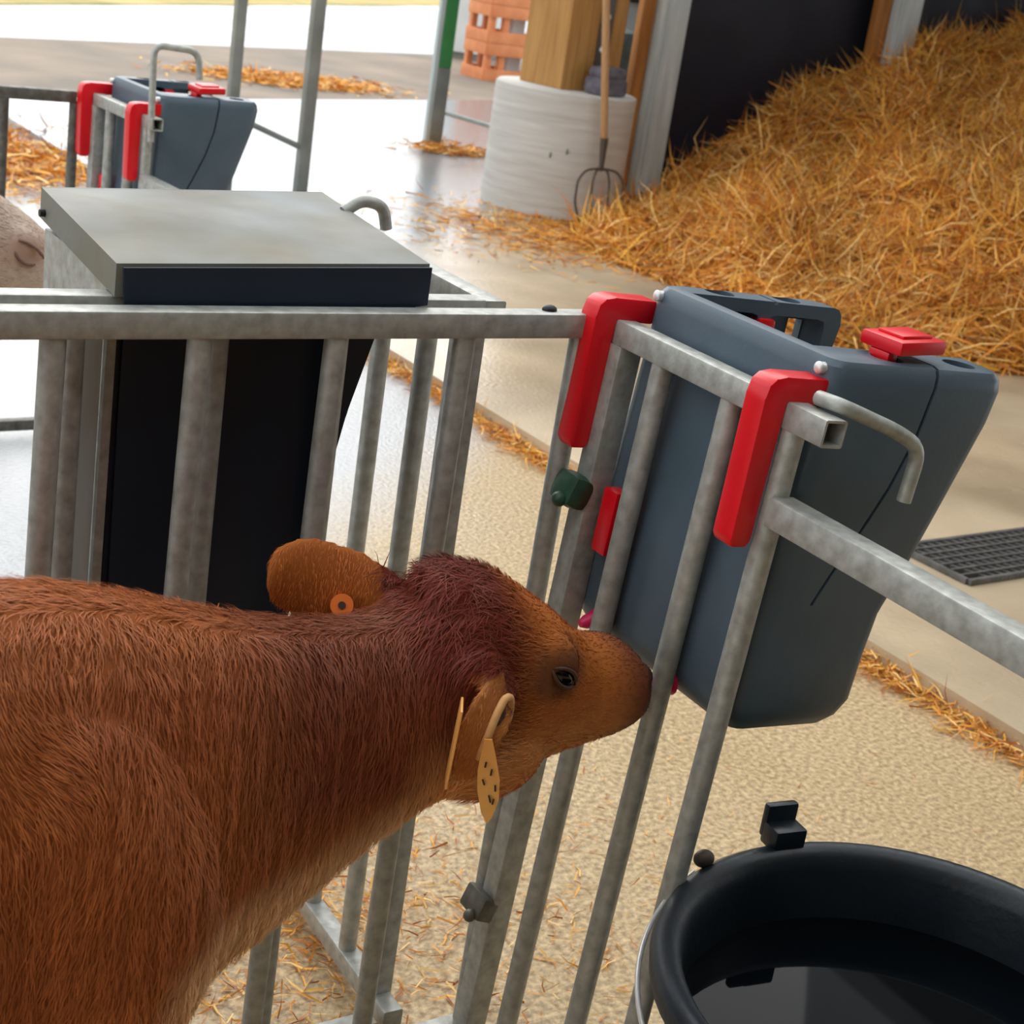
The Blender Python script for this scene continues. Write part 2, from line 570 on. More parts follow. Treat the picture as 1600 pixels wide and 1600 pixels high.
# pitchfork leaning on the pier
t = empty('pitchfork', (4.14, 5.83, 0.05))
def rp(p): return (p[0] - 4.14, p[1] - 5.83, p[2] - 0.05)
tube('handle', [rp((4.148, 5.84, 0.52)), rp((4.10, 5.88, 0.95)), rp((3.985, 5.95, 1.85))], [0.02, 0.022, 0.02], M['ash'], t, 12)
tube('socket', [rp((4.152, 5.83, 0.37)), rp((4.147, 5.84, 0.55))], [0.012, 0.024], M['iron'], t, 12)
for tx0, tx1, arch in ((4.10, 3.985, 1), (4.135, 4.085, 0.5), (4.17, 4.20, 0.5), (4.205, 4.295, 1)):
    pts = [rp((4.152, 5.83, 0.385)), rp((tx0 * 0.5 + tx1 * 0.5, 5.815, 0.375)), rp((tx1, 5.80, 0.32)),
           rp((tx1 - 0.012 * arch, 5.78, 0.2)), rp((tx1 + (0.02 if tx1 < 4.15 else -0.01), 5.74, 0.075))]
    tube('tine', arc(pts, 4), 0.0068, M['iron'], t, 8)
tag(t, 'pitchfork with wooden handle and curved tines leaning on the white pier', 'pitchfork')

# posts of the shed front
def post(x0, x1, y0, dy, mname, z1, label, z0=0.05):
    o = box('square_post', (x0, y0, z0), (x1, y0 + dy, z1), M[mname], None, 0.006)
    tag(o, label, 'post')
    return o
post(2.085, 2.14, 6.2, 0.05, 'post', 3.59, 'slim grey square post behind the farther milk feeder')
post(2.50, 2.565, 6.2, 0.055, 'post', 3.59, 'thicker grey square post, its foot hidden by the metal rack lid')
t = empty('gate_post', (4.55, 8.45, 0.05))
box('lower_shaft', (-0.04, -0.05, 0.0), (0.06, 0.05, 0.55), M['post'], t, 0.006)
box('upper_shaft', (-0.04, -0.05, 0.55), (0.06, 0.05, 2.9), M['green'], t, 0.006)
box('guide_strip', (-0.075, -0.05, 0.0), (-0.0405, -0.01, 2.9), M['white_steel'], t, 0.004)
tag(t, 'gate post painted green above a grey foot with a pale edge strip', 'post')
tag(tube('brace_rod', [(2.141, 6.225, 0.46), (2.499, 6.225, 0.335)], 0.016, M['post'], None, 8), 'thin grey rod bracing the two slim grey posts', 'rod')
tag(tube('barrier_rod', [(4.611, 8.42, 0.30), (5.3, 8.30, 0.18)], 0.016, M['white_steel'], None, 8), 'thin pale rod reaching from the green gate post to the right', 'rod')

# orange crates and a white container outside
def crate(z, label):
    t = empty('wooden_crate', (8.55, 14.2, z))
    W, D, H = 0.30, 0.25, 0.40
    for k, (a, b) in enumerate(((0.0, 0.13), (0.27, 0.40))):
        for s in (-1, 1):
            box('board', (-W, s * D - 0.012, a), (W, s * D + 0.012, b - 0.004), M['crate'], t, 0.003)
            box('end_board', (s * W - 0.012, -D + 0.0125, a), (s * W + 0.012, D - 0.0125, b - 0.004), M['crate'], t, 0.003)
    for sx in (-0.26, -0.09, 0.26):
        for s in (-1, 1):
            box('block', (sx - 0.035, s * (D - 0.05) - 0.035, 0.0), (sx + 0.035, s * (D - 0.05) + 0.035, 0.392), M['crate'], t, 0.003)
    box('lining', (0.06, -0.12, 0.01), (0.22, 0.12, 0.385), M['white'], t)
    box('base_board', (-W + 0.013, -D + 0.013, 0.0), (W - 0.013, D - 0.013, 0.012), M['crate'], t)
    tag(t, label, 'crate', 'stacked orange crates outside')
for k, w in enumerate(('bottom', 'second', 'third', 'top')):
    crate(k * 0.40, 'orange wooden slatted crate, %s of the stack outside beyond the pier' % (w if k in (0, 3) else w + ' from the bottom'))
t = empty('white_container', (9.58, 16.2, 0.0))
P = [(0, 0), (0.87, 0.96), (0.42, 1.25), (-0.50, 0.22)]
prism('body', P, 'z', 0.08, 2.6, M['white'], t, 0.0)
prism('skid', [(x * 0.96 - 0.02, y * 0.96 + 0.04) for x, y in P], 'z', 0.0, 0.08, M['post'], t)
tag(t, 'white box-shaped container outside, right of the green gate post', 'container')

# ------------------------------------------------------------------ floor grate in the apron
t = empty('floor_grate', (2.66, 1.285, 0.05), math.radians(3))
gx, gy = 0.46, 0.13
box('pit', (-gx, -gy, 0.0), (gx, gy, 0.004), M['pit'], t)
for s_ in (-1, 1):
    box('frame_bar', (-gx, s_ * gy - 0.007, 0.0), (gx, s_ * gy + 0.007, 0.018), M['grate'], t, 0.002)
    box('end_bar', (s_ * gx - 0.007, -gy + 0.0075, 0.0), (s_ * gx + 0.007, gy - 0.0075, 0.018), M['grate'], t, 0.002)
for k in range(6):
    y = -gy + (k + 1) * 2 * gy / 7
    box('long_bar', (-gx + 0.009, y - 0.0045, 0.004), (gx - 0.009, y + 0.0045, 0.017), M['grate'], t)
proto = None
for k in range(26):
    x = -gx + (k + 1) * 2 * gx / 27
    if proto is None:
        proto = box('cross_bar', (-0.005, -gy - 0.02, 0.0045), (0.005, gy + 0.02, 0.0125), M['grate'], t)
        o = proto
    else:
        o = bpy.data.objects.new('cross_bar', proto.data)
        COL.objects.link(o)
        o.parent = t
    o.location = (x, 0, 0.001)
    o.rotation_euler = (0, 0, math.radians(24))
tag(t, 'dark steel mesh drain grate set in the concrete beyond the milk feeder', 'grate')

# ------------------------------------------------------------------ pen panels
S = 0.0304          # rail section
BR = 0.0138         # bar radius
def bars_x(t, xs, y, z0, z1, lean=0.0, name='bar', m='galv'):
    for x in xs:
        tube(name, [(x - lean, y, z0), (x, y, z1)], BR, M[m], t, 14)

# near side panel, along X
t = empty('pen_panel', (0, 0, 0))
square_tube('top_rail', (-1.8, S / 2, 1.1 - S / 2), (-0.022, S / 2, 1.1 - S / 2), S, M['galv'], t)
square_tube('bottom_rail', (-1.8, S / 2, 0.035), (-0.03, S / 2, 0.035), S, M['galv'], t)
bars_x(t, (-0.022 - 0.004, -0.193, -0.362, -0.525, -0.684, -0.85, -1.015, -1.18, -1.345, -1.51), S / 2, 0.045, 1.075, 0.012)
bm = bmesh.new()
sphere_bm(bm, (-0.075, 0.02, 1.101), (0.010, 0.008, 0.006))
bmobj('weld_blob', bm, M['black'], t)
tag(t, 'galvanised barred side panel right behind the brown calf, with a square top rail', 'fence panel')

# side panel of the next pen, right behind it
t = empty('pen_panel', (0, 0.05, 0))
square_tube('top_rail', (-1.8, S / 2, 1.1 - S / 2 + 0.004), (-0.148, S / 2, 1.1 - S / 2 + 0.004), S, M['galv'], t)
square_tube('bottom_rail', (-1.8, S / 2, 0.035), (-0.16, S / 2, 0.035), S, M['galv'], t)
bars_x(t, (-0.335, -0.484, -0.648, -0.812, -0.976, -1.14, -1.31), S / 2, 0.045, 1.075)
tag(t, 'second galvanised side panel standing just behind the near one, carrying the lidded rack', 'fence panel')

def front_panel(loc, rot, post_y, bar_ys, top, low, base, rod, label, extra_top=None, extra_bars=(), extra_posts=(), foot=-1.06, low_z=-0.12):
    t = empty('pen_panel', loc)
    t.rotation_euler = rot
    z = -S / 2
    square_tube('top_rail', (S / 2, top[0], z), (S / 2, top[1], z), S, M['galv'], t, open_end=True)
    square_tube('lower_rail', (S / 2, low[0], low_z), (S / 2, low[1], low_z), 0.034, M['galv'], t)
    square_tube('bottom_rail', (S / 2, base[0], foot), (S / 2, base[1], foot), S, M['galv'], t)
    if extra_top:
        square_tube('top_rail', (S / 2, extra_top[1], z), (S / 2, extra_top[0], z), S, M['galv'], t)
    for y in (post_y,) + tuple(extra_posts):
        square_tube('corner_post', (S / 2, y, foot - 0.015), (S / 2, y, -0.03), 0.034, M['galv'], t)
    for y in bar_ys + tuple(extra_bars):
        tube('bar', [(S / 2, y, foot + 0.01), (S / 2, y, -0.02)], BR, M['galv'], t, 14)
    if rod:
        # drop bolt: bent steel rod in the open end of the rail
        tube('latch_rod', rod, 0.0085, M['galv'], t, 12, 80)
    tag(t, label, 'fence panel')
    return t

FR = (0, 0.066, -0.024)
front1 = front_panel((0, 0, 1.1), FR, -0.026, (-0.11, -0.247, -0.355), (0.012, -0.415), (-0.365, -1.5), (0.0, -0.37),
                     arc([(0.028, -0.365, 0.01), (0.030, -0.40, 0.012), (0.118, -0.402, -0.012), (0.160, -0.402, -0.03), (0.158, -0.402, -0.092)]),
                     'galvanised front panel at the calf\'s muzzle, leaning outward under the near milk feeder', extra_posts=(-1.5,))
# clamps joining the two panels at the corner
bm = bmesh.new()
box_bm(bm, (-0.012, -0.022, -0.222), (0.036, 0.05, 0.044), Matrix.Rotation(0.3, 3, 'Y'), 0.014)
sphere_bm(bm, (-0.034, -0.03, -0.232), 0.010)
bmobj('clamp', bm, M['clamp'], front1)
bm = bmesh.new()
box_bm(bm, (-0.006, -0.018, -0.83), (0.03, 0.05, 0.035), Matrix.Rotation(0.3, 3, 'Y'), 0.005)
sphere_bm(bm, (-0.028, -0.03, -0.84), 0.009)
bmobj('clamp', bm, M['galv_dark'], front1)

front2 = front_panel((-0.144, 0, 1.1), (0, 0, -0.03), 0.119, (0.222, 0.354), (0.062, 0.43), (0.43, 0.85), (0.85, 0.06), None,
                     'galvanised front panel of the next pen, mostly hidden behind the lidded rack')
F2, F2R = (0.24, 2.746, 0.97), (0, 0, 0.0508)
front3 = front_panel(F2, F2R, -0.026, (-0.11, -0.247, -0.355), (0.012, -0.415), (-0.365, -1.2), (0.0, -0.37),
                     arc([(0.008, -0.395, -0.06), (0.0, -0.395, 0.175), (0.118, -0.395, 0.168), (0.126, -0.395, 0.10)]),
                     'lower galvanised front panel under the farther milk feeder, its bent latch rod standing up', extra_posts=(-1.2,), foot=-0.93, low_z=-0.165)
bm = bmesh.new()
sphere_bm(bm, (-0.012, 0.085, -0.2), (0.012, 0.008, 0.012))
bmobj('bolt', bm, M['black'], front2)

# far side panel of the next pen
t = empty('pen_panel', (0.21, 2.765, 0))
t.rotation_euler = (0, 0, 0.05)
square_tube('top_rail', (-1.8, S / 2, 0.965 - S / 2), (0.0, S / 2, 0.965 - S / 2), S, M['galv_dark'], t)
square_tube('bottom_rail', (-1.8, S / 2, 0.035), (0.0, S / 2, 0.035), S, M['galv_dark'], t)
bars_x(t, (0.0, -0.19, -0.38, -0.57, -0.76, -0.95), S / 2, 0.045, 0.94, 0, 'bar', 'galv_dark')
tag(t, 'far barred side panel of the next pen beside the farther milk feeder', 'fence panel')

# ------------------------------------------------------------------ milk feeder
def rrect(x0, x1, y0, y1, r, z, n=5):
    out = []
    for cx, cy, a0 in ((x1 - r, y1 - r, 0), (x0 + r, y1 - r, 90), (x0 + r, y0 + r, 180), (x1 - r, y0 + r, 270)):
        for k in range(n):
            a = math.radians(a0 + 90 * k / (n - 1))
            out.append((cx + r * math.cos(a), cy + r * math.sin(a), z))
    return out

YN, YF = -0.362, -0.016       # near and far end of the tank
def feeder_body():
    bm = bmesh.new()
    lev = [(-0.402, 0.07, 0.165, 0.035), (-0.396, 0.046, 0.194, 0.014), (-0.382, 0.036, 0.210, 0.005), (-0.362, 0.032, 0.220, 0),
           (-0.30, 0.032, 0.223, 0), (-0.25, 0.033, 0.228, 0), (-0.185, 0.036, 0.254, 0), (-0.10, 0.040, 0.283, 0), (-0.01, 0.044, 0.313, 0), (0.028, 0.045, 0.319, 0),
           (0.042, 0.046, 0.316, 0.002), (0.049, 0.051, 0.310, 0.007), (0.051, 0.058, 0.302, 0.014)]
    rings = []
    for z, xb, xo, ins in lev:
        rings.append([bm.verts.new(p) for p in rrect(xb, xo, YN + ins, YF - ins, 0.024 - ins * 0.4, z)])
    n = len(rings[0])
    for a, b in zip(rings, rings[1:]):
        for k in range(n):
            bm.faces.new((a[k], a[(k + 1) % n], b[(k + 1) % n], b[k]))
    bm.faces.new(rings[0][::-1])
    bm.faces.new(rings[-1])
    bmesh.ops.recalc_face_normals(bm, faces=bm.faces)
    me = bpy.data.meshes.new('tank_raw')
    bm.to_mesh(me)
    bm.free()
    o = bpy.data.objects.new('tank_raw', me)
    COL.objects.link(o)
    cuts = []
    def cut(fn):
        b = bmesh.new()
        fn(b)
        bmesh.ops.recalc_face_normals(b, faces=b.faces)
        m2 = bpy.data.meshes.new('cut')
        b.to_mesh(m2)
        b.free()
        c = bpy.data.objects.new('cut', m2)
        COL.objects.link(c)
        md = o.modifiers.new('b', 'BOOLEAN')
        md.operation = 'DIFFERENCE'
        md.solver = 'EXACT'
        md.object = c
        cuts.append(c)
    def bx(lo, hi, bev=0.0):
        return lambda b: box_bm(b, [(p + q) / 2 for p, q in zip(lo, hi)], [q - p for p, q in zip(lo, hi)], None, bev)
    y0, y1 = YN + 0.066, YF - 0.052
    cut(bx((0.066, y0, -0.065), (0.5, y1, 0.2)))
    cut(bx((0.067, y0 + 0.001, -0.25), (0.225, y1 - 0.001, 0.1), 0.0))
    for a, b_ in ((0.072, 0.180), (0.196, 0.292)):
        cut(bx((a, y1 - 0.02, -0.18), (b_, YF - 0.010, 0.034), 0.012))
        cut(bx((a, YN + 0.010, -0.18), (b_, y0 + 0.02, 0.026), 0.012))
    cut(bx((0.266, YF - 0.03, -0.018), (0.288, YF + 0.1, 0.024), 0.0))
    for x, y in ((0.128, YF - 0.027), (0.238, YF - 0.027), (0.264, YN + 0.034), (0.150, YN + 0.034)):
        def cyl(b, x=x, y=y):
            tube_bm(b, [(x, y, 0.0), (x, y, 0.09)], 0.0195, 24)
        cut(cyl)
    def seam(ya, yb):
        def f(b):
            path = [(0.203, 0.07), (0.201, 0.03), (0.193, -0.03), (0.174, -0.09), (0.146, -0.15), (0.120, -0.20), (0.104, -0.235)]
            A = []
            for x, z in path: A.append((x + 0.0026, z))
            for x, z in path[::-1]: A.append((x - 0.0026, z))
            lo = [b.verts.new((x, ya, z)) for x, z in A]
            hi = [b.verts.new((x, yb, z)) for x, z in A]
            k = len(A)
            for i in range(k):
                b.faces.new((lo[i], lo[(i + 1) % k], hi[(i + 1) % k], hi[i]))
            b.faces.new(lo[::-1])
            b.faces.new(hi)
        return f
    cut(seam(YN - 0.05, YN + 0.007))
    cut(seam(YF - 0.005, YF + 0.05))
    cut(bx((0.200, YN - 0.02, 0.0475), (0.205, YF + 0.02, 0.08)))
    dg = bpy.context.evaluated_depsgraph_get()
    me2 = bpy.data.meshes.new_from_object(o.evaluated_get(dg))
    for c in cuts + [o]:
        bpy.data.objects.remove(c)
    me2.name = 'tank'
    return me2

tank_me = feeder_body()
shade(tank_me, 32)
tank_me.materials.clear()
tank_me.materials.append(M['slate'])

BRK = [(-0.033, 0.0), (-0.030, 0.016), (-0.022, 0.024), (-0.008, 0.027), (0.055, 0.027), (0.055, -0.003), (0.0, -0.003), (-0.001, -0.16), (-0.006, -0.168), (-0.026, -0.168), (-0.030, -0.16)]
def milk_feeder(loc, rot, label, cap_pose):
    t = empty('milk_feeder', loc)
    t.rotation_euler = rot
    o = bpy.data.objects.new('tank', tank_me)
    COL.objects.link(o)
    o.parent = t
    for y in (-0.004, -0.335):
        b = prism('hanging_bracket', BRK, 'y', y - 0.017, y + 0.017, M['red'], t, 0.004)
    for y in (-0.034, -0.340):
        bm = bmesh.new()
        tube_bm(bm, [(0.041, y, 0.037), (0.049, y, 0.037)], 0.0068, 12)
        sphere_bm(bm, (0.041, y, 0.037), (0.004, 0.007, 0.007))
        bmobj('bolt', bm, M['bolt'], t)
    # hinged red filler cap
    bm = bmesh.new()
    box_bm(bm, (0, 0, 0.009), (0.078, 0.062, 0.017), None, 0.005)
    box_bm(bm, (0, 0, 0.019), (0.05, 0.038, 0.004), None, 0.0015)
    box_bm(bm, (-0.030, 0.0, -0.006), (0.016, 0.03, 0.014), None, 0.003)
    c = bmobj('filler_cap', bm, M['red'], t)
    c.location = cap_pose[0]
    c.rotation_euler = cap_pose[1]
    # red valve levers inside the open top and teats on the calf side
    for y, x in ((YF - 0.045, 0.178), (YF - 0.045, 0.10)):
        box('valve_lever', (x, y - 0.012, -0.10), (x + 0.028, y + 0.012, 0.029), M['red'], t, 0.005)
    for y, zt, xt in ((-0.086, -0.372, 0.0), (-0.238, -0.388, -0.062)):
        bm = bmesh.new()
        tube_bm(bm, [(0.036, y, zt), (0.024, y, zt - 0.001), (0.016, y, zt - 0.002), (xt + 0.008, y, zt - 0.005), (xt, y, zt - 0.007)], [0.016, 0.014, 0.010, 0.009, 0.005], 14)
        bmobj('teat', bm, M['pink'], t, 60)
    # spare clip on the far end
    box('spare_clip', (0.014, -0.082, -0.29), (0.036, -0.052, -0.205), M['red'], t, 0.004)
    tag(t, label, 'feeder', 'milk feeders hung on the pen fronts')
    return t
milk_feeder((0, 0, 1.1), FR, 'large slate-grey plastic milk feeder on two red hooks that the brown calf noses', ((0.178, -0.318, 0.060), (0.0, -0.06, 0.1)))
milk_feeder(F2, F2R, 'farther slate-grey milk feeder on red hooks at the upper left, before the slim grey posts', ((0.185, -0.315, 0.060), (0.06, -0.04, 0.1)))

# ------------------------------------------------------------------ lidded hay rack in the next pen
t = empty('hay_rack', (-0.42, 0.22, 0.0))
def rr(p): return (p[0] + 0.42, p[1] - 0.22, p[2])
# folded sheet lid: top plate with lips turned down on all sides
bm = bmesh.new()
L = [Vector(p) for p in ((-0.612, 0.045, 1.140), (-0.236, 0.045, 1.148), (-0.212, 0.395, 1.162), (-0.607, 0.335, 1.162))]
dz = Vector((0, 0, 0.036))
plate_bm(bm, [rr(p) for p in L], -0.003)
for k in range(4):
    a, b = L[k], L[(k + 1) % 4]
    plate_bm(bm, [rr(a), rr(b), rr(b - dz), rr(a - dz)], 0.003)
lid = bmobj('lid', bm, M['lid'], t, 30)
# dark front lip strip
bm = bmesh.new()
plate_bm(bm, [rr((-0.606, 0.038, 1.137)), rr((-0.236, 0.038, 1.145)), rr((-0.236, 0.038, 1.100)), rr((-0.252, 0.038, 1.098)), rr((-0.254, 0.038, 1.088)), rr((-0.602, 0.038, 1.086))], 0.004)
bmobj('front_lip', bm, M['dark'], lid, 30)
tube('pin', [rr((-0.614, 0.315, 1.135)), rr((-0.596, 0.315, 1.135))], 0.0045, M['black'], lid, 8)
tube('handle', arc([rr((-0.225, 0.30, 1.155)), rr((-0.20, 0.30, 1.172)), rr((-0.168, 0.30, 1.165)), rr((-0.160, 0.30, 1.135))]), 0.008, M['galv'], lid, 10, 80)
# tapering dark body
bm = bmesh.new()
def ringz(z, x0, x1, y0, y1): return [bm.verts.new(rr(p)) for p in ((x0, y0, z), (x1, y0, z), (x1, y1, z), (x0, y1, z))]
rg = [ringz(1.118, -0.590, -0.250, 0.088, 0.325), ringz(0.95, -0.590, -0.296, 0.088, 0.31), ringz(0.74, -0.588, -0.335, 0.088, 0.28), ringz(0.55, -0.585, -0.37, 0.09, 0.22), ringz(0.40, -0.582, -0.39, 0.10, 0.17)]
for a, b in zip(rg, rg[1:]):
    for k in range(4):
        bm.faces.new((a[k], a[(k + 1) % 4], b[(k + 1) % 4], b[k]))
bm.faces.new(rg[0]); bm.faces.new(rg[-1])
bmesh.ops.recalc_face_normals(bm, faces=bm.faces)
bmesh.ops.bevel(bm, geom=list(bm.edges), offset=0.006, segments=2, affect='EDGES')
bmobj('body', bm, M['dark'], t, 30)
prism('side_sheet', [rr((0, y, z))[1:] for y, z in ((0.325, 1.115), (0.30, 0.40), (0.085, 0.40), (0.085, 1.115))], 'x', rr((-0.603, 0, 0))[0], rr((-0.5925, 0, 0))[0], M['galv'], t)
box('corner_strip', rr((-0.642, 0.092, 0.34)), rr((-0.6045, 0.098, 1.075)), M['white_steel'], t, 0.002)
tag(t, 'dark tapering hay rack with a stained galvanised lid, behind the double fence panels', 'hay rack')

# ------------------------------------------------------------------ black tub with water
TX, TY, TH, TR = 0.108, -0.632, 0.52, 0.300
t = empty('water_tub', (TX, TY, 0.0))
bm = bmesh.new()
prof = [(0.0, 0.004), (0.20, 0.004), (0.222, 0.012), (0.232, 0.04), (0.245, 0.15), (0.262, 0.30), (0.274, 0.44), (0.277, 0.475),
        (0.296, 0.478), (0.303, 0.487), (0.305, 0.502), (0.301, 0.514), (0.292, 0.520), (0.280, 0.518), (0.272, 0.510), (0.267, 0.495),
        (0.262, 0.44), (0.250, 0.30), (0.234, 0.15), (0.222, 0.05), (0.20, 0.03), (0.0, 0.03)]
lathe_bm(bm, prof, seg=72)
bmesh.ops.remove_doubles(bm, verts=bm.verts, dist=0.0005)
bmobj('tub', bm, M['rubber'], t, 50)
def lug(ang, w, h, m, name):
    bm = bmesh.new()
    R = Matrix.Rotation(ang, 3, 'Z')
    for c, s in (((TR - 0.002, 0, 0.528), (0.034, w, 0.03)), ((TR + 0.014, 0, 0.52 + h / 2), (0.012, w, h))):
        v = R @ Vector(c)
        box_bm(bm, v, s, R, 0.004)
    bmobj(name, bm, M[m], t)
lug(math.radians(82), 0.045, 0.045, 'rubber', 'handle_lug')
bm = bmesh.new()
a0 = math.radians(107)
sphere_bm(bm, (0.303 * math.cos(a0), 0.303 * math.sin(a0), 0.524), (0.014, 0.011, 0.011))
bmobj('handle_eye', bm, M['iron'], t)
tube('wire_handle', [(0.312 * math.cos(a), 0.312 * math.sin(a), 0.50 - 0.05 * (a - a0)) for a in [a0 + k * 0.07 for k in range(14)]], 0.0032, M['bolt'], t, 8, 80)
tag(t, 'wide black rubber tub with a thick rolled rim at the lower right', 'tub')
bm = bmesh.new()
rg = lathe_bm(bm, [(0.2575, 0.405), (0.2605, 0.43)], (TX, TY, 0), 64)
bm.faces.new(rg[0][::-1]); bm.faces.new(rg[1])
tag(bmobj('tub_water', bm, M['water'], None, 30), 'still dark water inside the black tub', 'water', None, 'stuff')

# ------------------------------------------------------------------ calves
CY = -0.262
ST = [  # x, y centre, top z, bottom z, half width, egg (positive = wider above the middle)
    (-1.430, CY, 0.820, 0.700, 0.045, 0.0), (-1.410, CY, 0.870, 0.610, 0.095, 0.0), (-1.34, CY, 0.910, 0.510, 0.138, 0.0),
    (-1.20, CY, 0.920, 0.455, 0.150, -0.08), (-1.02, CY, 0.914, 0.425, 0.160, -0.12), (-0.86, CY, 0.920, 0.425, 0.152, -0.12),
    (-0.76, CY, 0.915, 0.430, 0.138, -0.12), (-0.68, CY, 0.897, 0.440, 0.120, -0.08), (-0.62, CY, 0.879, 0.452, 0.106, 0.0),
    (-0.56, CY + 0.002, 0.863, 0.486, 0.091, 0.0), (-0.50, CY + 0.006, 0.852, 0.520, 0.081, 0.0), (-0.44, CY + 0.010, 0.846, 0.562, 0.076, 0.0),
    (-0.400, CY + 0.013, 0.848, 0.588, 0.076, 0.0), (-0.370, CY + 0.014, 0.866, 0.606, 0.080, 0.04), (-0.345, CY + 0.014, 0.886, 0.618, 0.083, 0.08),
    (-0.315, CY + 0.014, 0.893, 0.626, 0.085, 0.10), (-0.280, CY + 0.014, 0.884, 0.633, 0.085, 0.12), (-0.240, CY + 0.014, 0.862, 0.642, 0.081, 0.14),
    (-0.200, CY + 0.014, 0.834, 0.652, 0.073, 0.10), (-0.172, CY + 0.014, 0.811, 0.660, 0.066, 0.02), (-0.145, CY + 0.014, 0.795, 0.666, 0.062, -0.05),
    (-0.118, CY + 0.014, 0.788, 0.671, 0.062, -0.05), (-0.096, CY + 0.014, 0.784, 0.676, 0.061, 0.0), (-0.080, CY + 0.014, 0.774, 0.684, 0.057, 0.0),
    (-0.069, CY + 0.014, 0.758, 0.696, 0.046, 0.0), (-0.062, CY + 0.014, 0.742, 0.712, 0.022, 0.0)]

def catmull(ST, sub=3):
    A = np.array(ST)
    out = []
    for i in range(len(A) - 1):
        p0, p1, p2, p3 = A[max(i - 1, 0)], A[i], A[i + 1], A[min(i + 2, len(A) - 1)]
        for k in range(sub):
            t_ = k / sub
            out.append(0.5 * ((2 * p1) + (-p0 + p2) * t_ + (2 * p0 - 5 * p1 + 4 * p2 - p3) * t_ ** 2 + (-p0 + 3 * p1 - 3 * p2 + p3) * t_ ** 3))
    out.append(A[-1])
    return out

def ear(bm, path, wid, side, thick, cup=0.0, n=16):
    """leaf-shaped ear: path of centre points, half widths, width directions"""
    rings = []
    m = len(path)
    for i in range(m):
        c = Vector(path[i])
        d = (Vector(path[min(i + 1, m - 1)]) - Vector(path[max(i - 1, 0)])).normalized()
        s = Vector(side[i] if isinstance(side, list) else side)
        s = (s - d * s.dot(d)).normalized()
        nn = d.cross(s)
        ring = []
        for k in range(n):
            a = 2 * math.pi * k / n
            u = math.cos(a)
            ring.append(bm.verts.new(c + s * (wid[i] * u) + nn * (thick[i] * math.sin(a) + cup * wid[i] * u * u)))
        rings.append(ring)
    for a, b in zip(rings, rings[1:]):
        for k in range(n):
            bm.faces.new((a[k], a[(k + 1) % n], b[(k + 1) % n], b[k]))
    bm.faces.new(rings[0][::-1])
    bm.faces.new(rings[-1])

EAR_N = [(-0.300, -0.322, 0.790), (-0.318, -0.344, 0.794), (-0.334, -0.357, 0.783), (-0.346, -0.362, 0.762), (-0.352, -0.362, 0.738), (-0.353, -0.358, 0.716), (-0.352, -0.354, 0.703)]
EAR_F = [(-0.335, -0.190, 0.815), (-0.365, -0.170, 0.822), (-0.40, -0.152, 0.832), (-0.435, -0.14, 0.842), (-0.462, -0.135, 0.848), (-0.482, -0.133, 0.850), (-0.489, -0.133, 0.850)]

